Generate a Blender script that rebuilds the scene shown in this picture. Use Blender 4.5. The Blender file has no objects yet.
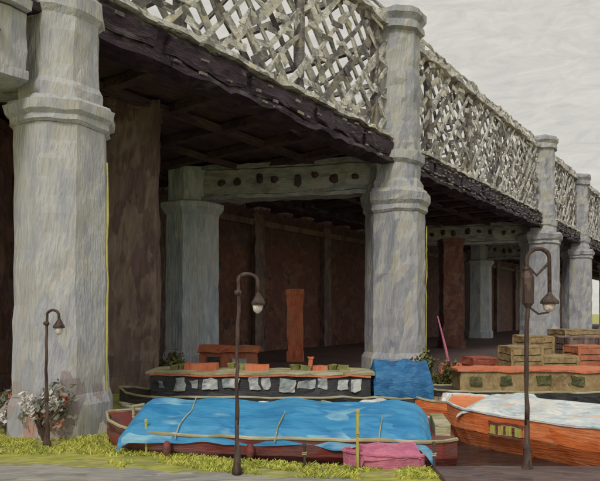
import bpy, math, random, bmesh
from mathutils import Vector, Matrix, noise
random.seed(7)
S=bpy.context.scene
S.view_settings.view_transform='Standard'; S.view_settings.look='None'; S.view_settings.exposure=0

def lin(c):
    o=[]
    for v in c:
        v=v/255
        o.append(v/12.92 if v<=.04045 else ((v+.055)/1.055)**2.4)
    return (*o,1)

# ---------------- materials ----------------
def paint(name, cols, size=(.5,.5,1.2), rot=(0,0,0), warp=.5, bump=.35, rough=.6, gain=1.0, streak=.14, zpatch=None, fine=.22):
    m=bpy.data.materials.new(name); m.use_nodes=True
    nt=m.node_tree; N=nt.nodes; L=nt.links
    b=N['Principled BSDF']; b.inputs['Roughness'].default_value=rough
    b.inputs['Specular IOR Level'].default_value=.3
    geo=N.new('ShaderNodeNewGeometry')
    mp=N.new('ShaderNodeMapping'); mp.vector_type='TEXTURE'
    mp.inputs['Rotation'].default_value=rot; mp.inputs['Scale'].default_value=size
    L.new(geo.outputs['Position'],mp.inputs['Vector'])
    nz=N.new('ShaderNodeTexNoise'); nz.inputs['Scale'].default_value=1.3; nz.inputs['Detail'].default_value=2
    L.new(mp.outputs[0],nz.inputs['Vector'])
    vm0=N.new('ShaderNodeVectorMath'); vm0.operation='MULTIPLY_ADD'
    vm0.inputs[1].default_value=(warp*2,)*3
    L.new(nz.outputs['Color'],vm0.inputs[0]); L.new(mp.outputs[0],vm0.inputs[2])
    vo=N.new('ShaderNodeTexVoronoi'); vo.inputs['Scale'].default_value=1
    L.new(vm0.outputs[0],vo.inputs['Vector'])
    sp=N.new('ShaderNodeSeparateColor'); L.new(vo.outputs['Color'],sp.inputs[0])
    mr=N.new('ShaderNodeMapRange'); mr.inputs[1].default_value=.3; mr.inputs[2].default_value=.7
    L.new(nz.outputs['Fac'],mr.inputs[0])
    mx=N.new('ShaderNodeMix'); mx.data_type='FLOAT'; mx.inputs[0].default_value=.4
    L.new(sp.outputs[0],mx.inputs[2]); L.new(mr.outputs[0],mx.inputs[3])
    cr=N.new('ShaderNodeValToRGB'); el=cr.color_ramp.elements
    n=len(cols)
    for i in range(2,n): el.new(.5)
    for i in range(n): cr.color_ramp.elements[i].position=.1+.8*i/max(1,n-1)
    for e,cc in zip(cr.color_ramp.elements,cols):
        l=lin(cc); e.color=(l[0]*gain,l[1]*gain,l[2]*gain,1)
    L.new(mx.outputs[0],cr.inputs[0])
    m2=N.new('ShaderNodeMapping'); m2.vector_type='TEXTURE'; m2.inputs['Rotation'].default_value=rot
    k=max(size)
    m2.inputs['Scale'].default_value=tuple((.6*s if s==k else fine*s) for s in size)
    L.new(geo.outputs['Position'],m2.inputs['Vector'])
    st=N.new('ShaderNodeTexNoise'); st.inputs['Scale'].default_value=1.2; st.inputs['Detail'].default_value=2; st.inputs['Roughness'].default_value=.65
    L.new(m2.outputs[0],st.inputs['Vector'])
    ms=N.new('ShaderNodeMapRange'); ms.inputs[1].default_value=.25; ms.inputs[2].default_value=.75
    ms.inputs[3].default_value=1-streak; ms.inputs[4].default_value=1+streak
    L.new(st.outputs['Fac'],ms.inputs[0])
    vm=N.new('ShaderNodeVectorMath'); vm.operation='SCALE'
    L.new(cr.outputs[0],vm.inputs[0]); L.new(ms.outputs[0],vm.inputs['Scale'])
    out=vm.outputs[0]
    if zpatch:
        z0,z1,cp,th=zpatch
        sx=N.new('ShaderNodeSeparateXYZ'); L.new(geo.outputs['Position'],sx.inputs[0])
        rz=N.new('ShaderNodeMapRange'); rz.inputs[1].default_value=z0; rz.inputs[2].default_value=z1; rz.inputs[3].default_value=1; rz.inputs[4].default_value=0
        L.new(sx.outputs['Z'],rz.inputs[0])
        mu=N.new('ShaderNodeMath'); mu.operation='MULTIPLY'; L.new(rz.outputs[0],mu.inputs[0]); L.new(sp.outputs[2],mu.inputs[1])
        gt=N.new('ShaderNodeMapRange'); gt.inputs[1].default_value=th; gt.inputs[2].default_value=th+.03
        L.new(mu.outputs[0],gt.inputs[0])
        r2=N.new('ShaderNodeValToRGB'); e=r2.color_ramp.elements
        e[0].position=.3; e[0].color=lin(cp[0]); e[1].position=.7; e[1].color=lin(cp[-1])
        if len(cp)>2:
            q=e.new(.5); q.color=lin(cp[1])
        L.new(sp.outputs[1],r2.inputs[0])
        mm=N.new('ShaderNodeMix'); mm.data_type='RGBA'
        L.new(gt.outputs[0],mm.inputs[0]); L.new(out,mm.inputs[6]); L.new(r2.outputs[0],mm.inputs[7])
        out=mm.outputs[2]
    L.new(out,b.inputs['Base Color'])
    bp=N.new('ShaderNodeBump'); bp.inputs['Strength'].default_value=bump; bp.inputs['Distance'].default_value=min(size)*.3
    L.new(st.outputs['Fac'],bp.inputs['Height']); L.new(bp.outputs[0],b.inputs['Normal'])
    return m

M={}
M['stone']=paint('painted_stone',[(160,162,170),(170,171,176),(178,178,182),(186,186,184),(180,176,170),(166,168,176)],(.45,.45,1.3),rot=(.05,.12,0),warp=.35,bump=.45,gain=1.06,zpatch=(0.6,3.4,[(196,160,148),(228,222,220),(214,210,210),(160,150,148)],.5))
M['stone_c']=paint('grey_stone',[(142,145,153),(158,160,166),(170,171,174),(182,181,178),(180,176,160)],(.6,.6,1.8),rot=(.05,.15,0),warp=.4,bump=.45,gain=1.05)
M['stone_b']=paint('blue_grey_stone',[(136,144,154),(150,160,168),(166,174,178),(158,158,160),(172,172,168)],(.7,.7,2),warp=.4,bump=.4,gain=1.55)
M['beam']=paint('beam_grey',[(120,122,132),(146,150,156),(170,170,168),(136,132,132)],(1.2,.8,.5),warp=.5,bump=.5,gain=1.3)
M['lat']=paint('lattice_pale',[(116,113,116),(154,152,150),(188,186,180),(210,208,202),(196,188,156)],(.45,.45,.35),warp=.6,bump=.5,gain=1.2)
M['latd']=paint('lattice_dark',[(84,78,84),(112,106,106),(140,136,130),(160,150,124)],(.6,.6,.4),warp=.6,bump=.5)
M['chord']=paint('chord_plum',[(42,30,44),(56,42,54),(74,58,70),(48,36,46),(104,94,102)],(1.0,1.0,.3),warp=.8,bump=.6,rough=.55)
M['yel']=paint('lime_yellow',[(170,166,80),(196,190,100),(190,176,120)],(.3,.3,.6))
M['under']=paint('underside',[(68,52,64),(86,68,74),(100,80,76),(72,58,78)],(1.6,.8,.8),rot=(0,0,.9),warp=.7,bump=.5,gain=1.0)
M['brickd']=paint('dark_brick',[(78,56,52),(98,72,62),(114,84,70),(90,70,72),(124,98,84)],(1.4,1.4,1.6),rot=(.3,.6,0),warp=.8,bump=.4,gain=.95,fine=.35)
M['brickr']=paint('red_brick',[(96,62,52),(118,76,62),(104,68,62),(132,94,76),(80,58,58)],(1.2,1.2,1.4),rot=(.4,.8,0),warp=.9,bump=.4,gain=1.0,fine=.35)
M['brickt']=paint('brown_brick',[(100,84,82),(118,100,94),(134,116,106),(98,78,76),(112,90,94)],(.6,.6,1.9),rot=(.1,.1,0),warp=.6,bump=.4,gain=1.1,fine=.35)
M['rust']=paint('rust_orange',[(160,96,72),(186,112,80),(166,120,98)],(.4,.4,.8),gain=1.15)
M['rustp']=paint('rust_pillar',[(170,92,64),(194,112,78),(172,118,92)],(.5,.5,1),gain=1.35)
M['blue']=paint('blue_tarp',[(48,126,180),(62,146,196),(78,158,204),(54,134,188),(140,192,214)],(1.3,.6,.5),rot=(0,0,-.2),warp=.5,bump=.25,rough=.55,streak=.08)
M['blued']=paint('deep_blue_canvas',[(34,84,130),(50,108,156),(66,128,172)],(.5,.4,.3),warp=.8,bump=.4,rough=.5,gain=1.1)
M['hullr']=paint('maroon_hull',[(110,56,52),(140,68,60),(122,84,80),(90,54,56)],(.9,.9,.2),warp=.5,rough=.5)
M['cream']=paint('cream_paint',[(150,142,106),(180,174,136),(196,192,170)],(.8,.5,.2),warp=.6)
M['pink']=paint('pink_canvas',[(186,104,132),(208,126,150),(196,114,136)],(.4,.3,.3),rough=.6)
M['orange']=paint('orange_hull',[(208,108,58),(228,124,70),(236,146,96),(214,118,70)],(.9,.9,.3),rot=(0,0,-.87),warp=.6,rough=.5,streak=.1,gain=1.05)
M['white']=paint('white_tarp',[(176,192,198),(214,218,216),(228,226,220),(190,206,214),(222,190,170)],(.7,.4,.3),rot=(0,0,-.87),warp=.6,bump=.4,gain=1.1)
M['black']=paint('black_paint',[(48,48,52),(66,66,68),(88,86,86)],(.5,.5,.2),rough=.5)
M['glass']=paint('pale_window',[(130,140,144),(180,186,184),(212,212,206)],(.4,.4,.4),rough=.4,bump=.2)
M['iron']=paint('lamp_iron',[(60,46,42),(82,66,58),(100,84,76)],(.1,.1,.4),rough=.55,bump=.3)
M['lampw']=paint('lamp_glass',[(196,192,180),(220,212,204),(190,170,160)],(.15,.15,.15),rough=.3)
M['grass']=paint('grass_ground',[(128,132,74),(158,160,82),(184,182,92),(146,146,92),(180,174,120)],(.8,.3,.3),rot=(0,0,.1),warp=.7,bump=.6,gain=1.15)
M['tuft']=paint('grass_tuft',[(132,142,62),(160,166,70),(190,188,88),(146,148,82)],(.5,.3,.3),warp=.8,gain=1.3)
M['path']=paint('towpath',[(146,142,136),(166,162,156),(182,178,168),(154,152,142)],(1.1,.3,.3),rot=(0,0,.12),warp=.7,bump=.5)
M['quay']=paint('quay_stone',[(86,70,72),(106,88,84),(120,104,98),(94,80,90)],(.9,.3,.3),rot=(0,0,-.1),warp=.8,bump=.6)
M['water']=paint('canal_water',[(44,36,38),(60,52,50),(76,70,66),(54,44,50)],(1.2,.3,.3),warp=.7,bump=.25,rough=.15)
M['ochre']=paint('ochre_boards',[(130,108,76),(156,132,92),(174,152,112),(140,118,84)],(.35,.35,.4),warp=.6)
M['leaf']=paint('dark_leaf',[(62,68,44),(84,88,54),(106,106,66),(84,76,56)],(.3,.3,.3))
M['leafb']=paint('olive_leaf',[(104,106,66),(136,134,80),(156,150,96)],(.3,.3,.3))
M['leafg']=paint('grey_leaf',[(120,122,108),(150,150,136),(168,164,150)],(.3,.3,.3))
M['red']=paint('red_paint',[(140,74,62),(164,88,72),(178,112,94)],(.6,.6,.3))
M['bloomr']=paint('red_blossom',[(186,110,88),(200,130,106),(196,150,136)],(.2,.2,.2))
M['bloomw']=paint('white_blossom',[(216,210,206),(228,224,220),(204,196,192)],(.2,.2,.2))

# ---------------- mesh builder ----------------
class MB:
    def __init__(s): s.v=[]; s.f=[]
    def quad(s,a,b,c,d):
        i=len(s.v); s.v+= [Vector(a),Vector(b),Vector(c),Vector(d)]; s.f.append((i,i+1,i+2,i+3))
    def patch(s,o,e1,e2,n1,n2):
        i0=len(s.v)
        for i in range(n1+1):
            for j in range(n2+1):
                s.v.append(o+e1*(i/n1)+e2*(j/n2))
        for i in range(n1):
            for j in range(n2):
                a=i0+i*(n2+1)+j
                s.f.append((a,a+n2+1,a+n2+2,a+1))
    def box(s,c,size,ax=None,seg=0):
        c=Vector(c)
        if ax is None: ax=(Vector((1,0,0)),Vector((0,1,0)),Vector((0,0,1)))
        h=[Vector(ax[i])*size[i]/2 for i in range(3)]
        n=[1 if not seg else max(1,min(60,int(size[i]/seg))) for i in range(3)]
        for (a,b,k) in ((0,1,2),(1,2,0),(2,0,1)):
            s.patch(c+h[k]-h[a]-h[b],h[a]*2,h[b]*2,n[a],n[b])
            s.patch(c-h[k]-h[a]-h[b],h[b]*2,h[a]*2,n[b],n[a])
    def bar(s,p,q,w,t,up=Vector((0,0,1)),seg=0):
        p=Vector(p);q=Vector(q); d=q-p; l=d.length; d.normalize()
        x=d.cross(up)
        if x.length<1e-4: x=Vector((1,0,0))
        x.normalize(); y=x.cross(d).normalized()
        s.box((p+q)/2,(l,t,w),(d,x,y),seg)
    def lathe(s,prof,n=8,off=0,c=(0,0,0),seg=0):
        c=Vector(c); P=[]
        for i in range(len(prof)-1):
            (r0,z0),(r1,z1)=prof[i],prof[i+1]
            k=1 if not seg else max(1,int(abs(z1-z0)/seg))
            for j in range(k): P.append((r0+(r1-r0)*j/k,z0+(z1-z0)*j/k))
        P.append(prof[-1])
        sub=3 if n<=8 else 1
        ring=[]
        for a in range(n):
            A=off+2*math.pi*a/n; B=off+2*math.pi*(a+1)/n
            for t in range(sub):
                u=t/sub
                ring.append((math.cos(A)*(1-u)+math.cos(B)*u, math.sin(A)*(1-u)+math.sin(B)*u))
        m=len(ring); i0=len(s.v)
        for r,z in P:
            for x,y in ring: s.v.append(c+Vector((x*r,y*r,z)))
        for i in range(len(P)-1):
            for j in range(m):
                a=i0+i*m+j; b=i0+i*m+(j+1)%m
                s.f.append((a,b,b+m,a+m))
        s.f.append(tuple(i0+(len(P)-1)*m+j for j in range(m)))
        s.f.append(tuple(i0+m-1-j for j in range(m)))
    def tube(s,path,radii,n=10):
        P=[Vector(p) for p in path]; i0=len(s.v)
        ref=Vector((0,1,0))
        for i,p in enumerate(P):
            d=(P[min(i+1,len(P)-1)]-P[max(i-1,0)]).normalized()
            x=d.cross(ref)
            if x.length<.05: x=d.cross(Vector((1,0,0)))
            x.normalize(); y=d.cross(x)
            r=radii[i] if isinstance(radii,(list,tuple)) else radii
            for a in range(n):
                t=2*math.pi*a/n; s.v.append(p+x*r*math.cos(t)+y*r*math.sin(t))
        for i in range(len(P)-1):
            for a in range(n):
                q=i0+i*n+a; w=i0+i*n+(a+1)%n
                s.f.append((q,w,w+n,q+n))
        s.f.append(tuple(i0+a for a in range(n))[::-1]); s.f.append(tuple(i0+(len(P)-1)*n+a for a in range(n)))
    def obj(s,name,mat,parent=None,jit=0,jf=1.2,smooth=False,loc=None,rotz=0):
        vs=s.v
        if jit:
            vs=[v+noise.noise_vector(v*jf+Vector((3.1,7.7,1.3)))*jit+noise.noise_vector(v*jf*3.7)*jit*.4 for v in vs]
        me=bpy.data.meshes.new(name); me.from_pydata([tuple(v) for v in vs],[],s.f); me.update()
        if smooth:
            for p in me.polygons: p.use_smooth=True
        o=bpy.data.objects.new(name,me); S.collection.objects.link(o)
        me.materials.append(mat if not isinstance(mat,str) else M[mat])
        if parent: o.parent=parent
        if loc: o.location=loc
        o.rotation_euler[2]=rotz
        return o
def empty(name,loc=(0,0,0),rotz=0):
    e=bpy.data.objects.new(name,None); S.collection.objects.link(e); e.location=loc; e.rotation_euler[2]=rotz
    return e

U=Vector((.591,.8065,0)); B=Vector((-.8065,.591,0)); O=Vector((5.69,35.97,0)); Z=Vector((0,0,1))
def P(s,q,z): return O+U*s+B*q+Z*z
AX=(U,B,Z)
ANG=math.atan2(U.y,U.x)

# ---------------- ground, water ----------------
basin=[(-5.0,17.4),(-4.2,16.0),(-2.0,14.7),(0.5,14.05),(3.2,13.75),(8.5,13.6),(30,13.2),(30,27.5),(14,28),(4,27),(-3,26.4),(-6.8,25.8),(-6.2,21.5)]
def ground():
    bm=bmesh.new()
    R=900
    outer=[(-R,-R),(R,-R),(R,R),(-R,R)]
    edges=[]
    for loop in (outer,basin):
        vs=[bm.verts.new((x,y,0)) for x,y in loop]
        for i in range(len(vs)): edges.append(bm.edges.new((vs[i],vs[(i+1)%len(vs)])))
    bmesh.ops.triangle_fill(bm,use_beauty=True,use_dissolve=False,edges=edges)
    for f in bm.faces:
        if f.normal.z<0: f.normal_flip()
    me=bpy.data.meshes.new('ground'); bm.to_mesh(me); bm.free()
    o=bpy.data.objects.new('ground',me); S.collection.objects.link(o); me.materials.append(M['grass'])
ground()
mb=MB()
for i in range(len(basin)):
    a=basin[i]; c=basin[(i+1)%len(basin)]
    mb.quad((a[0],a[1],-.004),(c[0],c[1],-.004),(c[0],c[1],-1.5),(a[0],a[1],-1.5))
mb.obj('quay_wall','quay')
mb=MB()
mb.patch(Vector((-9,12,-.35)),Vector((41,0,0)),Vector((0,17,0)),10,5); mb.obj('canal_water','water')
mb=MB()
for i in range(110):
    x0=-14+i*.2; x1=x0+.2
    def e(x): return 14.45-.17*max(0,x+6)+.3*noise.noise(Vector((x*.9,0,0)))+.14*noise.noise(Vector((x*3,0,4)))
    mb.quad((x0,2,.004),(x1,2,.004),(x1,e(x1)-.35,.004),(x0,e(x0)-.35,.004))
mb.obj('towpath','path')
mb=MB()
mb.patch(Vector((-60,28.2,.004)),Vector((180,0,0)),Vector((0,150,0)),4,4)
mb.obj('far_bank_paving','quay')
mb=MB(); mb.box((11.2,12.6,.06),(16.4,1.9,.12),seg=.4)
mb.obj('stone_quay','quay',jit=.03)

def tufts(name,mat,n,fn,h=(.08,.24),w=(.02,.05),lean=.6):
    mb=MB()
    for i in range(n):
        x,y=fn(); a=random.uniform(0,math.pi); hh=random.uniform(*h); ww=random.uniform(*w)
        dx=math.cos(a)*ww; dy=math.sin(a)*ww; lx=random.gauss(0,lean)*hh; ly=random.gauss(0,lean)*hh
        mb.quad((x-dx,y-dy,0),(x+dx,y+dy,0),(x+dx*.5+lx,y+dy*.5+ly,hh),(x-dx*.5+lx,y-dy*.5+ly,hh*.93))
    return mb.obj(name,mat)
def edge_y(x):
    pts=[(-14,17.6),(-5,17.2),(-4.2,15.9),(-2,14.6),(.5,13.95),(3.1,13.65)]
    for a,b in zip(pts,pts[1:]):
        if a[0]<=x<=b[0]: return a[1]+(b[1]-a[1])*(x-a[0])/(b[0]-a[0])
    return 13.6
def fg():
    while 1:
        x=random.uniform(-11,3); ey=edge_y(x)
        y=ey-random.random()**1.5*(2.2 if x<-4 else 1.1)
        if noise.noise(Vector((x*.8,y*1.4,2)))>-.22 and y>12.9: return x,y
tufts('bank_grass','tuft',13000,fg,h=(.02,.1),w=(.006,.022),lean=.9)

# ---------------- columns ----------------
def column(loc,w,caps,top,mat,name='viaduct_column',plinth=0.9,upper=.72,highlight=None,jit=.05):
    r=w/2/math.cos(math.pi/8)
    z0,z1=caps; h=z1-z0
    e=empty(name,(loc[0],loc[1],0),ANG+math.radians(6))
    off=math.pi/8
    mb=MB()
    mb.lathe([(r*1.1,-.2),(r*1.1,plinth),(r*1.02,plinth+.25),(r,plinth+.3),(r*.97,z0)],8,off,seg=.5)
    mb.obj('shaft',mat,e,jit=jit)
    mb=MB()
    mb.lathe([(r*.99,z0+.003),(r*1.06,z0+h*.1),(r*1.04,z0+h*.3),(r*1.14,z0+h*.45),(r*1.17,z0+h*.8),(r*1.1,z0+h*.85),(r*1.05,z1)],8,off,seg=.2)
    mb.obj('capital',mat,e,jit=jit*1.4)
    mb=MB()
    ru=r*upper
    mb.lathe([(ru*1.12,z1+.003),(ru*1.12,z1+.4),(ru,z1+.6),(ru,12.2),(ru*1.14,12.4),(ru*1.14,12.9),(ru,13.0),(ru*.97,top-1.3),(ru*1.15,top-1.2),(ru*1.15,top-.8),(ru*1.02,top-.75),(ru*1.22,top-.4),(ru*1.22,top-.1),(ru*.9,top+.15)],8,off,seg=.4)
    mb.obj('upper_pier',mat,e,jit=jit*1.4)
    if highlight is not None:  # yellow-green highlight on the column, imitated by a thin coloured tube
        mb=MB(); a=highlight
        x=math.cos(a)*r*1.02; y=math.sin(a)*r*1.02
        mb.tube([(x,y,.9+i*.6) for i in range(int((z0-1)/.6))],[.02+.02*random.random() for i in range(int((z0-1)/.6))],8)
        mb.obj('highlight_strip','yel',e,jit=.05)
    return e
column(P(-21.9,0,0),2.6,(9.0,9.75),22,'stone',upper=.8,highlight=math.radians(-66),jit=.06)
column(P(0,0,0),3.35,(9.4,10.75),21.2,'stone_c',upper=.84,jit=.08,highlight=math.radians(-70))
column(P(32.3,0,0),3.7,(10.4,11.7),21.4,'stone_c',upper=.76,jit=.1)
column(P(49.9,0,0),3.4,(10.2,11.4),20.8,'stone_c',upper=.76,jit=.1)
column(P(75,0,0),3.4,(10.2,11.4),20.6,'stone_c',upper=.72,jit=.07)
column(P(-44,0,0),2.6,(9.4,10.2),22,'stone')
def backcol(s,q,w,caps,mat):
    r=w/2/math.cos(math.pi/8); z0,z1=caps; h=z1-z0
    l=P(s,q,0); e=empty('viaduct_column',(l.x,l.y,0),ANG+.1)
    mb=MB(); mb.lathe([(r*1.1,-.2),(r*1.1,.8),(r,1.1),(r*.96,z0)],8,math.pi/8,seg=.5); mb.obj('shaft',mat,e,jit=.07)
    mb=MB(); mb.lathe([(r*.97,z0+.003),(r*1.05,z0+h*.2),(r*1.16,z0+h*.5),(r*1.18,z0+h*.85),(r*1.05,z1)],8,math.pi/8); mb.obj('capital',mat,e,jit=.07)
    mb=MB(); mb.lathe([(r*.9,z1+.003),(r*.86,z1+.6),(r*.9,12.95)],8,math.pi/8,seg=.5); mb.obj('impost',mat,e,jit=.05)
backcol(-4.37,12.8,3.5,(9.9,10.75),'stone_b')
backcol(28,12.8,3.4,(9.9,10.75),'stone_b')
backcol(50,12.8,3.4,(9.9,10.75),'stone_b')
backcol(-27,12.8,3.4,(9.9,10.75),'stone_b')

def crossbeam(a,b2,z0,z1,th,mat='beam',name='iron_crossbeam'):
    a=Vector(a);b2=Vector(b2); d=(b2-a); l=d.length; d.normalize(); x=d.cross(Z).normalized()
    e=empty(name)
    mb=MB(); c=(a+b2)/2
    mb.box(c+Z*(z0+z1)/2,(l,th,(z1-z0)*.72),(d,x,Z),seg=.5); mb.obj('web',mat,e,jit=.07)
    mb=MB()
    mb.box(c+Z*(z1-.12),(l,th+.5,.28),(d,x,Z),seg=.5); mb.box(c+Z*(z0+.13),(l,th+.4,.24),(d,x,Z),seg=.5)
    mb.obj('flanges',mat,e,jit=.1)
    mb=MB(); k=int(l/1.1)
    for i in range(1,k):
        for sg in (-1,1):
            p=a+d*(i*l/k+random.uniform(-.2,.2))+Z*((z0+z1)/2+random.uniform(-.1,.25))+x*sg*(th/2+.02)
            u=random.uniform(.6,1.25)
            mb.lathe([(.0,-.3*u),(.2*u,-.2*u),(.24,0),(.2,.2*u),(0,.3*u)],8,random.random(),p)
    mb.obj('rivet_bosses','under',e,jit=.14)
crossbeam(P(0,1.4,0),P(-4.37,11.4,0),10.77,12.95,1.0)
crossbeam(P(-21.9,1.3,0),P(-27,11.4,0),10.6,12.6,1.0)
crossbeam(P(32.3,1.4,0),P(28,11.4,0),10.77,12.95,1.0)
crossbeam(P(49.9,1.4,0),P(50,11.4,0),10.77,12.95,1.0)
crossbeam(P(-42.6,-.1,0),P(-23.3,-.1,0),10.0,12.28,.8,'stone',name='facing_beam')

# ---------------- lattice viaduct superstructure ----------------
vd=empty('lattice_girder_viaduct')
S0,S1=-46,150
def truss(q,nm):
    zb,zt=13.75,20.2
    h=zt-zb
    mbl=MB(); mbd=MB()
    s=S0
    while s<S1-h:
        for sg in (0,1):
            t=mbl if random.random()<.78 else mbd
            w=random.uniform(.2,.42); ds=random.uniform(-.25,.25)
            a=P(s+ds+(h if sg else 0),q+(.12 if sg else -.12),zb); c=P(s+random.uniform(-.25,.25)+(0 if sg else h),q+(.12 if sg else -.12),zt)
            t.bar(a,c,w,.1,up=Vector((0,0,1)),seg=1.2)
        s+=1.4
    s=S0
    while s<S1:
        for k in range(7):
            if random.random()<.8:
                zz=zb+h*(k+.5)/7+random.uniform(-.3,.3)
                an=random.choice((-.75,.75,.1,0))+random.uniform(-.2,.2); d=(U*math.cos(an)+Z*math.sin(an)); up=(Z*math.cos(an)-U*math.sin(an))
                (mbl if random.random()<.68 else mbd).box(P(s+random.uniform(-.5,.5),q-.2-random.random()*.05,zz),(random.uniform(.5,1.3),.05,random.uniform(.18,.38)),(d,B,up))
        s+=1.2
    s=S0
    while s<S1:
        mbd.box(P(s,q,(zb+zt)/2),(.28,.42,h),AX); s+=7.25
    mbl.obj(nm+'_bars','lat',vd,jit=.16); mbd.obj(nm+'_dark_bars','latd',vd,jit=.16)
truss(0,'front_lattice'); truss(14,'rear_lattice')
for q,nm in ((0,'front'),(14,'rear')):
    mb=MB()
    s=S0
    while s<S1:
        mb.box(P(s+2,q,12.9),(3.96,.9,1.2),AX,seg=.5)
        mb.box(P(s+2,q,12.3),(3.96,1.25,.22),AX,seg=.5)
        s+=4
    s=S0
    while s<S1:
        for i in range(4):
            mb.bar(P(s+.15,q-.5,12.95),P(s+4.3,q-.5,12.95),.5+.08*i,.2-.03*i,seg=.5)
        s+=4.6
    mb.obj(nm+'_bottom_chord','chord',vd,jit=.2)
    mb=MB(); s=S0
    while s<S1:
        mb.box(P(s+2,q-.1,13.66),(3.97,1.15,.2),AX,seg=.5); s+=4
    mb.obj(nm+'_ledge','lat',vd,jit=.16)
    mb=MB(); s=S0
    while s<S1:
        mb.box(P(s+2,q,20.35),(3.97,.8,.34),AX,seg=.5); s+=4
    s=S0
    while s<S1:
        mb.box(P(s+random.uniform(-.3,.3),q,20.82),(random.uniform(.12,.7),.14,random.uniform(.3,.9)),AX)
        s+=1.0
    s=S0
    while s<S1:
        mb.box(P(s+2,q,21.15),(3.98,.14,.14),AX,seg=.5); s+=4
    mb.obj(nm+'_top_chord','lat',vd,jit=.2)
mb=MB(); s=S0
while s<S1:
    for zz in (12.4,12.65,12.9,13.15,13.4):
        if random.random()<(.15 if s<2 else .65): mb.box(P(s+random.uniform(-.25,.25),-.68,zz+random.uniform(-.1,.1)),(random.uniform(.12,.4),.08,random.uniform(.05,.13)),AX)
    s+=.6
mb.obj('rivets','latd',vd,jit=.04)
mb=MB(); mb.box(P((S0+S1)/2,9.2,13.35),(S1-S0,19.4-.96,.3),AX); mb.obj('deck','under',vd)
mb=MB(); s=S0+1
while s<S1:
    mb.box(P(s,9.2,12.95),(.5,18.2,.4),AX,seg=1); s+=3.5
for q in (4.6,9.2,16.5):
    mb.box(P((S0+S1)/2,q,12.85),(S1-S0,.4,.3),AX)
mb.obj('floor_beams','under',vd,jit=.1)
mb=MB(); s=S0
while s<S1:
    mb.box(P(s,7,20.2),(.3,13.4,.3),AX)
    mb.bar(P(s,.3,20.05),P(s+5.5,13.7,20.05),.2,.12)
    s+=5.8
mb.obj('top_bracing','latd',vd,jit=.05)

# ---------------- brick wall behind ----------------
w=empty('brick_viaduct_wall')
mb=MB(); mb.box(P((S0+S1)/2,19.2,6.9),(S1-S0,1.2,14.0),AX,seg=0); mb.obj('wall','brickd',w)
mb=MB(); s=S0
while s<S1:
    mb.box(P(s,18.35,6.1),(1.3,.5,12.6),AX,seg=.6); s+=11
mb.box(P((S0+S1)/2,18.4,11.6),(S1-S0,.4,.5),AX)
mb.obj('pilasters','brickt',w,jit=.12)
mb=MB(); s=S0+5.5
while s<S1:
    c=P(s,18.55,0); hw=4.3
    n=12; pts=[(-hw,0),(hw,0)]+[(hw*math.cos(math.pi*i/n),8.6+1.4*math.sin(math.pi*i/n)) for i in range(n+1)]
    i0=len(mb.v)
    for x,z in pts: mb.v.append(c+U*x+Z*z)
    mb.f.append(tuple(range(i0,i0+len(pts))))
    s+=11
mb.obj('arch_panels','brickr',w)

def pier(x,y,wd,dp,h,mat,name,rot=0):
    e=empty(name,(x,y,0),rot)
    mb=MB(); mb.box((0,0,h/2-.1),(wd,dp,h),seg=.5); mb.obj('shaft',mat,e,jit=.12)
    mb=MB(); mb.box((0,0,h+.05-.2),(wd*1.12,dp*1.12,.4),seg=.3); mb.box((0,0,.35),(wd*1.1,dp*1.1,.8),seg=.3); mb.obj('cap_and_base',mat,e,jit=.1)
pier(-7.7,27.6,2.3,2.0,13.0,'brickt','brick_pier',.15)
pier(15.1,60,2.0,2.0,10.8,'brickr','brick_pier')
pier(-.35,43.5,1.15,.8,5.2,'rustp','iron_pillar')
pier(-14.8,27.5,2.4,2,12.2,'brickd','brick_pier')

# ---------------- boats ----------------
def hull(L,W,z0,z1,bow=.28,stern=.12,sheer=.25,n=24):
    st=[]
    for i in range(n+1):
        t=i/n
        if t<bow: k=math.sqrt(max(.0008,1-(1-t/bow)**2))
        elif t>1-stern: k=.75+.25*math.sqrt(max(0,1-((t-1+stern)/stern)**2))
        else: k=1
        zt=z1+(sheer*(1-t/bow)**2 if t<bow else 0)
        st.append((t*L-L/2,k*W/2,zt))
    mb=MB()
    for x,k,zt in st:
        rake=-.25*max(0,(bow-(x+L/2)/L)/bow)
        mb.v+= [Vector((x,k*.72,z0)),Vector((x+rake,k,zt*.55+z0*.45)),Vector((x+rake,k*1.03,zt)),Vector((x+rake,-k*1.03,zt)),Vector((x+rake,-k,zt*.55+z0*.45)),Vector((x,-k*.72,z0))]
    for i in range(n):
        for j in range(5):
            a=i*6+j; mb.f.append((a,a+1,a+7,a+6))
    mb.f.append(tuple(range(6))); mb.f.append(tuple(n*6+j for j in range(6)))
    rail=MB()
    for sg in (2,3):
        pts=[mb.v[i*6+sg]+Vector((0,0,.02)) for i in range(n+1)]
        rail.tube(pts,.045,6)
    return mb,rail
def tarp(x0,x1,w,zc,ze,drop,fold=.05,seed=0,nx=50,ny=24,flare=0,fs=1.0):
    mb=MB()
    for i in range(nx+1):
        for j in range(ny+1):
            x=x0+(x1-x0)*i/nx; v=-1+2*j/ny
            endt=min(i,nx-i)/nx
            if abs(v)<.86: y=v/.86*w/2; z=zc-(zc-ze)*abs(v/.86)**1.1
            else:
                k=(abs(v)-.86)/.14
                y=math.copysign(w/2+flare*k,v); z=ze-drop*k*(1+.35*noise.noise(Vector((x*1.4,v,seed))))
            z-= .35*max(0,1-endt/.05)**2*(zc-ze+.4)
            z+= fold*noise.noise(Vector((x*2.2*fs+seed,y*1.2*fs,0)))*1.6+ fold*.4*math.sin(x*5*fs+2*noise.noise(Vector((x,y*2,seed))))
            y+= fold*.8*noise.noise(Vector((x*3*fs,v*3,seed+5)))
            mb.v.append(Vector((x,y,z)))
    for i in range(nx):
        for j in range(ny):
            a=i*(ny+1)+j; mb.f.append((a,a+ny+1,a+ny+2,a+1))
    return mb
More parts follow.
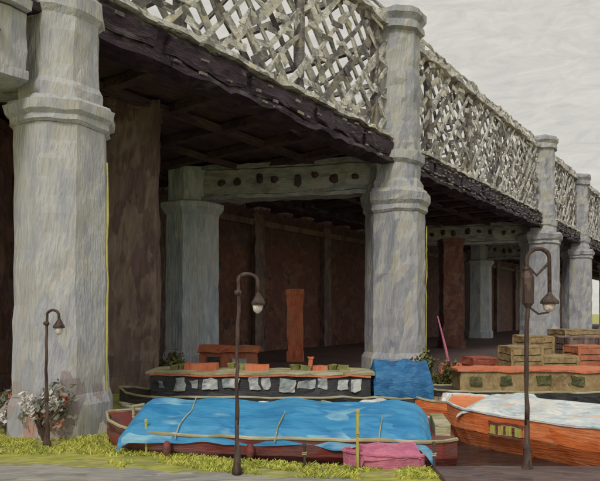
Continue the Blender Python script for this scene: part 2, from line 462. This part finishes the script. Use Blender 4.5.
e=empty('covered_barge',(-.6,16.35,0),math.radians(-7))
h,r=hull(9.2,3.3,-.45,.5); h.obj('hull','hullr',e,jit=.06); r.obj('gunwale','cream',e,jit=.05)
tarp(-3.85,4.0,3.2,1.2,.7,.36,fold=.06,flare=.12,fs=.5).obj('tarpaulin_cover','blue',e)
mb=MB()
for x in (-2.3,.2,2.7):
    mb.tube([(x,-1.78,.45),(x+.05,-1.6,.78),(x+.08,-1.2,.9),(x+.1,-.7,1.0),(x,0,1.22)],.016,6)
mb.obj('tie_ropes','cream',e,jit=.03)
mb=MB(); mb.tube([(-4.1,0,.6),(-4.1,0,.95),(-3.8,0,1.0)],.05,8); mb.box((4.3,0,.65),(.35,1.6,.3),seg=.3); mb.obj('deck_fittings','cream',e,jit=.05)
mb=MB()
for x in (-2.5,-.4): mb.lathe([(.03,.4),(.09,.34),(.11,.2),(.09,.05),(.03,0)],10,0,(x,-1.8,0))
mb.obj('fenders','hullr',e,smooth=True)
e=empty('pink_dinghy',(2.05,14.2,-.0),math.radians(6))
h,r=hull(1.6,.9,-.4,.28,bow=.35,sheer=.06); h.obj('hull','pink',e,jit=.04); r.obj('gunwale','pink',e,jit=.04)
tarp(-.72,.75,.86,.5,.36,.16,fold=.05,seed=4,nx=20,ny=12,flare=.06).obj('cover','pink',e)
dirv=Vector((3.1,-3.7,0)).normalized(); ang=math.atan2(dirv.y,dirv.x)
bow=Vector((4.45,18.9,0)); L=12.5
e=empty('orange_barge',tuple(bow+dirv*L/2+Vector((.77,.64,0))*.9),ang)
h,r=hull(L,3.0,-.5,.72,bow=.16,sheer=.12,n=30); h.obj('hull','orange',e,jit=.07); r.obj('gunwale','white',e,jit=.06)
tarp(-5.3,5.8,2.75,1.12,.82,.14,fold=.05,seed=9,flare=.1,fs=.6).obj('canvas_cover','white',e)
mb=MB(); mb.box((-3.6,-1.58,.36),(.95,.05,.3),seg=.15); mb.obj('name_panel','yel',e,jit=.04)
mb=MB()
for x in (-3.85,-3.6,-3.35): mb.box((x,-1.62,.36),(.07,.04,.22),seg=.1)
mb.box((-3.6,-1.615,.53),(1.05,.05,.05),seg=.1); mb.box((-3.6,-1.615,.19),(1.05,.05,.05),seg=.1)
mb.obj('lettering','hullr',e,jit=.05,jf=2)
e=empty('narrowboat',(-1.1,23.7,0),math.radians(-1))
h,r=hull(11.6,2.1,-.5,.35,bow=.14,n=30); h.obj('hull','black',e,jit=.06); r.obj('gunwale','cream',e,jit=.05)
mb=MB(); mb.box((-.4,0,.78),(8.4,1.7,.85),seg=.4); mb.obj('cabin','black',e,jit=.06)
mb=MB(); mb.box((-.4,0,1.26),(8.7,1.9,.09),seg=.4); mb.obj('roof','cream',e,jit=.08)
mb=MB(); x=-4.3
while x<3.4:
    wd=random.choice((.25,.4,.6)); mb.box((x+wd/2,-.9,.85+random.uniform(-.05,.05)),(wd,.05,random.uniform(.3,.5)),seg=.12); x+=wd+random.choice((.1,.2,.4))
mb.obj('windows','glass',e,jit=.1,jf=2.5)
mb=MB()
for x in (-3.9,-1.6,.9,2.4): mb.lathe([(.16,1.3),(.2,1.5),(.14,1.52)],8,x,(x,.1,0)); mb.box((x+.4,.1,1.4),(.4,.35,.2),seg=.15)
mb.obj('roof_planters','leafb',e,jit=.1)
cv=tarp(3.9,6.15,2.0,1.7,1.2,.85,fold=.07,seed=3,nx=24,ny=20,flare=.06); cv.obj('stern_canopy','blued',e)
mb=MB(); mb.box((-2.8,0,1.42),(1.3,.6,.28),seg=.3); mb.box((-.6,.1,1.4),(.9,.5,.22),seg=.3); mb.box((1.9,.1,1.38),(.6,.4,.2),seg=.3); mb.box((-.4,-.93,1.17),(8.4,.05,.07),seg=.4); mb.lathe([(.09,1.3),(.08,1.75),(.12,1.77),(.12,1.83)],10,0,(1.5,.2,0)); mb.obj('roof_boxes','rustp',e,jit=.07)
e=empty('narrowboat',(9.2,24.8,0),math.radians(-3))
h,r=hull(8.5,2.0,-.5,.4,bow=.16); h.obj('hull','black',e,jit=.06); r.obj('gunwale','cream',e,jit=.05)
mb=MB(); mb.box((.3,0,.8),(6,1.6,.8),seg=.4); mb.obj('cabin','ochre',e,jit=.07)
mb=MB(); mb.box((.3,0,1.25),(6.3,1.8,.09),seg=.4); mb.obj('roof','rustp',e,jit=.08)
mb=MB()
for x in (-2.1,-.9,.6,1.9): mb.box((x,-.86,.85),(.5,.05,.36),seg=.12)
mb.obj('windows','leaf',e,jit=.09,jf=2)
def dinghy(x,y,rot,mat,L=2.4):
    e=empty('rowing_boat',(x,y,0),rot)
    h,r=hull(L,1.0,-.4,.25,bow=.4); h.obj('hull',mat,e,jit=.03); r.obj('gunwale','cream',e)
    mb=MB()
    for t in (-.5,.3): mb.box((t,0,.3),(.22,.9,.05))
    mb.obj('thwarts','ochre',e)
    tarp(-.3,.9,.9,.55,.38,.1,fold=.06,seed=x,nx=14,ny=10,flare=.05).obj('cover','white',e)
dinghy(-4.7,20.6,.2,'white'); dinghy(-1.2,20.4,-.1,'black',3); dinghy(2.3,20.8,.1,'white',2.6)
dinghy(5.6,22.6,-.3,'orange',2.6); dinghy(7.9,22.4,-.1,'hullr',2.6)

# ---------------- sheds / crates on far bank ----------------
def shed(x,y,wd,dp,h,mat,roof,name,rot=0):
    e=empty(name,(x,y,0),rot)
    mb=MB(); mb.box((0,0,h/2),(wd,dp,h),seg=.3); mb.obj('walls',mat,e,jit=.1)
    mb=MB()
    a=wd/2+.15; d=dp/2+.15; t=h+.35
    for sg in (-1,1):
        mb.patch(Vector((-a,sg*d,h)),Vector((2*a,0,0)),Vector((0,-sg*d,t-h)),8,3)
    mb.quad((-a,-d,h-.01),(a,-d,h-.01),(a,d,h-.01),(-a,d,h-.01))
    mb.v+= [Vector((-a,-d,h)),Vector((-a,d,h)),Vector((-a,0,t)),Vector((a,-d,h)),Vector((a,d,h)),Vector((a,0,t))]
    k=len(mb.v); mb.f.append((k-6,k-5,k-4)); mb.f.append((k-3,k-2,k-1))
    mb.obj('roof',roof,e,jit=.1)
    mb=MB(); mb.box((-wd*.25,-dp/2-.08,h*.42),(wd*.22,.06,h*.8),seg=.2); mb.obj('door','black',e,jit=.06)
    mb=MB(); mb.box((wd*.2,-dp/2-.08,h*.55),(wd*.25,.06,h*.35),seg=.2); mb.obj('window','glass',e,jit=.06)
shed(-4.1,35,3.2,1.8,1.3,'rust','rustp','boat_shed')
def crate(x,y,wd,dp,h,mat,rot=0,z=0):
    e=empty('wooden_crate',(x,y,z),rot)
    mb=MB(); mb.box((0,0,h/2),(wd*.94,dp*.94,h*.97),seg=.3); mb.obj('core','brickt',e,jit=.05)
    mb=MB(); n=max(3,int(h/.28))
    for i in range(n):
        zz=h*(i+.5)/n
        for sg in (-1,1):
            mb.box((0,sg*dp/2,zz),(wd,.05,h/n*.82),seg=.25); mb.box((sg*wd/2,0,zz),(.05,dp,h/n*.82),seg=.25)
    mb.obj('boards',mat,e,jit=.06)
    mb=MB()
    for a in (-1,1):
        for b in (-1,1): mb.box((a*(wd/2-.02),b*(dp/2+.04),h/2),(.12,.07,h*1.02),seg=.3)
    mb.box((0,0,h+.03),(wd*1.03,dp*1.03,.08),seg=.3)
    mb.obj('frame',mat,e,jit=.06)
crate(10.6,28.9,1.5,1.4,1.9,'ochre',.1); crate(12.3,29.0,1.7,1.4,1.45,'ochre',-.1); crate(13.9,29.4,1.3,1.3,1.9,'rust',.1)
crate(15.2,30.2,1.3,1.3,1.3,'ochre',.3); crate(12.2,31.4,1.4,1.4,2.3,'ochre',.2); crate(14.8,32,1.6,1.4,2.2,'brickt',.1); crate(8.9,29.9,1.2,1.2,1.3,'red',.2)
crate(7.7,30.6,1.0,1.0,.9,'rustp',-.2); crate(17.2,33,1.8,1.4,1.8,'ochre',0); crate(21,46,3,2,2.2,'ochre',.2); crate(24.8,50,3,2,2.0,'rust',.1)
e=empty('flag_pole',(7.4,29,0)); mb=MB(); mb.tube([(0,0,0),(-.35,0,1.8),(-.75,0,3.4)],[.07,.06,.03],8); mb.obj('pole','pink',e)
mb=MB(); mb.lathe([(.2,0),(.2,.15),(.08,.2)],8); mb.obj('foot','black',e)

def bush(name,x,y,rx,ry,h,n=1400,mat='leaf',bloom=0,light='leafb'):
    e=empty(name,(x,y,0))
    cl=[(random.gauss(0,.45)*rx,random.gauss(0,.45)*ry,random.uniform(.15,.85)*h) for _ in range(12)]
    parts=[('foliage_dark',mat,n,cl,(.05,.13),.17),('foliage_light',light,n//3,cl,(.05,.13),.17)]
    if bloom:
        c1=[(random.uniform(-.8,.8)*rx,-abs(random.gauss(0,.3))*ry-.1,random.uniform(.35,1)*h) for _ in range(5)]
        c2=[(random.uniform(-.9,.9)*rx,-abs(random.gauss(0,.3))*ry-.1,random.uniform(.1,.8)*h) for _ in range(4)]
        parts+=[('white_blossom','bloomw',bloom,c1,(.05,.1),.09),('red_blossom','bloomr',bloom//4,c2,(.04,.09),.1)]
    for part,mt,k,cc,szr,sd in parts:
        mb=MB()
        for i in range(k):
            c=random.choice(cc); p=Vector((c[0]+random.gauss(0,sd)*rx,c[1]+random.gauss(0,sd)*ry,max(.02,c[2]+random.gauss(0,sd*.75)*h)))
            a=Vector([random.gauss(0,1) for _ in range(3)]).normalized(); b2=a.orthogonal().normalized(); sz=random.uniform(*szr)
            c2_=a.cross(b2)
            mb.quad(p-b2*sz-c2_*sz*.5,p+b2*sz-c2_*sz*.5,p+b2*sz*.8+c2_*sz*.5,p-b2*sz*.6+c2_*sz*.5)
        mb.obj(part,mt,e)
    mb=MB()
    for i in range(6):
        c=(random.gauss(0,.3)*rx,random.gauss(0,.3)*ry,h*.6)
        mb.tube([(0,0,0),(c[0]*.5,c[1]*.5,h*.3),c],[.05,.035,.015],6)
    mb.obj('stems','iron',e)
bush('bush',5.9,27.9,.9,.6,1.7)
bush('bush',-5.9,28.2,1.3,.7,1.6)
bush('bush',1.3,28.4,1.5,.6,1.0)
bush('bush',9.6,28.0,1.2,.4,.8)
bush('bush',-4.9,24.9,.9,.5,1.0,900)
bush('bush',16.4,29.4,1.0,.6,1.5)
bush('flowering_shrub',-7.15,16.75,.9,.35,1.75,240,'leafg',bloom=380,light='leafg')
bush('flowering_shrub',-8.6,17.6,.4,.35,1.5,130,'leafg',bloom=160,light='leafg')
def reeds():
    x=random.uniform(-7,14); y=27.2+random.gauss(.5,.4)+(.06*x if x>0 else 0)
    return x,y
tufts('far_bank_grass','tuft',2200,reeds,h=(.1,.35),w=(.04,.1),lean=.8)

# ---------------- street lamps ----------------
def lamp(x,y,H,R,name='street_lamp',lean=0,th=1.0,drop=.1,double=False):
    e=empty(name,(x,y,0))
    mb=MB()
    mb.lathe([(.13*th,0),(.13*th,.12),(.1*th,.18),(.075*th,.55),(.09*th,.6),(.055*th,.68),(.045*th,1.2)],10)
    top=H-R
    path=[(lean*z/H+.012*math.sin(z*2.1),0,z) for z in [1.1+(top-1.1)*i/10 for i in range(11)]]
    rr=[.045*th-.006*th*i/10 for i in range(11)]
    for i in range(1,13):
        a=math.pi*(1-i/12)
        path.append((lean+R+R*math.cos(a),0,top+R*math.sin(a))); rr.append(.042*th)
    path.append((lean+R*2,0,top-drop)); rr.append(.04*th)
    mb.tube(path,rr,10)
    mb.lathe([(.07*th,0),(.085*th,.05),(.07*th,.1)],10,0,(lean*.7,0,top-.25))
    mb.obj('post','iron',e,jit=.03,jf=3,smooth=True)
    ex,ez=path[-1][0],path[-1][2]
    mb=MB(); mb.lathe([(.17*th,ez-.22),(.17*th,ez-.17),(.12*th,ez-.1),(.05,ez),(.03,ez+.05)],12,0,(ex,0,0)); mb.obj('shade','iron',e,jit=.03,jf=3,smooth=True)
    mb=MB(); mb.lathe([(.03,ez-.42),(.1*th,ez-.36),(.13*th,ez-.22)],12,0,(ex,0,0)); mb.obj('glass_bowl','lampw',e,jit=.03,smooth=True)
    if double:
        mb=MB(); mb.lathe([(.05,top-1.05),(.13,top-.95),(.15,top-.5),(.16,top-.4),(.1,top-.22),(.05,top-.18)],8,0,(0.02,0,0))
        mb.tube([(0,0,top-.1),(R*.9,0,top-.35),(R*1.95,0,top-.1)],.035,8)
        mb.tube([(0,0,top-1.0),(R,0,top-1.2),(R*2,0,ez-.42)],.025,8)
        mb.obj('lantern','iron',e,jit=.04)
lamp(-6.75,16.0,3.65,.16,th=.9)
lamp(-1.4,13.3,4.45,.22,th=.95,lean=.03,drop=.25)
lamp(5.05,13.35,5.0,.25,th=1.15,double=True,drop=.75)

def post(x,y,h,mat='yel',name='mooring_post'):
    e=empty(name,(x,y,0)); mb=MB(); mb.lathe([(.035,-.1),(.035,h),(.05,h+.02),(.045,h+.08),(.02,h+.1)],8,seg=.2); mb.obj('post',mat,e,jit=.03)
    mb=MB(); mb.tube([(.05*math.cos(t),.05*math.sin(t),h*.6+t*.006) for t in [i*.6 for i in range(24)]],.012,6); mb.obj('rope_coil','cream',e)
post(1.3,13.6,1.3); post(-3.9,15.2,.8); post(.1,13.8,.5,'iron'); post(3.0,13.45,.6,'iron'); post(-5.2,16.4,.7,'iron')
# ---------------- world / light ----------------
W=bpy.data.worlds.new('World'); S.world=W; W.use_nodes=True; nt=W.node_tree; N=nt.nodes; L=nt.links
bg=N['Background']
el,az=math.radians(42),math.radians(200)
sky=N.new('ShaderNodeTexSky'); sky.sky_type='NISHITA'; sky.sun_disc=False; sky.sun_elevation=el; sky.sun_rotation=az
sk=N.new('ShaderNodeVectorMath'); sk.operation='SCALE'; sk.inputs['Scale'].default_value=.1
L.new(sky.outputs[0],sk.inputs[0])
tc=N.new('ShaderNodeTexCoord'); mp=N.new('ShaderNodeMapping'); mp.inputs['Scale'].default_value=(5,5,16); mp.inputs['Rotation'].default_value=(.1,.3,0)
L.new(tc.outputs['Generated'],mp.inputs[0])
nz=N.new('ShaderNodeTexNoise'); nz.inputs['Scale'].default_value=3.2; nz.inputs['Detail'].default_value=5; nz.inputs['Roughness'].default_value=.7; nz.inputs['Distortion'].default_value=1.0
L.new(mp.outputs[0],nz.inputs['Vector'])
cr=N.new('ShaderNodeValToRGB'); cr.color_ramp.elements[0].position=.32; cr.color_ramp.elements[0].color=lin((198,195,189)); cr.color_ramp.elements[1].position=.68; cr.color_ramp.elements[1].color=lin((220,217,207))
L.new(nz.outputs['Fac'],cr.inputs[0])
mx=N.new('ShaderNodeMix'); mx.data_type='RGBA'; mx.inputs[0].default_value=.95
L.new(sk.outputs[0],mx.inputs[6]); L.new(cr.outputs[0],mx.inputs[7]); L.new(mx.outputs[2],bg.inputs[0]); bg.inputs[1].default_value=1.02
sd=bpy.data.lights.new('sun','SUN'); sd.energy=1.5; sd.angle=math.radians(14); sd.color=(1,.96,.9)
so=bpy.data.objects.new('sun',sd); S.collection.objects.link(so)
D=Vector((math.sin(az)*math.cos(el),math.cos(az)*math.cos(el),math.sin(el)))
so.rotation_euler=D.to_track_quat('Z','Y').to_euler()
cam=bpy.data.cameras.new('camera'); co=bpy.data.objects.new('camera',cam); S.collection.objects.link(co)
co.location=(0,0,3.6); co.rotation_euler=(math.radians(90),0,0); cam.lens=36; cam.sensor_width=36; cam.shift_y=.119; cam.clip_end=3000
S.camera=co
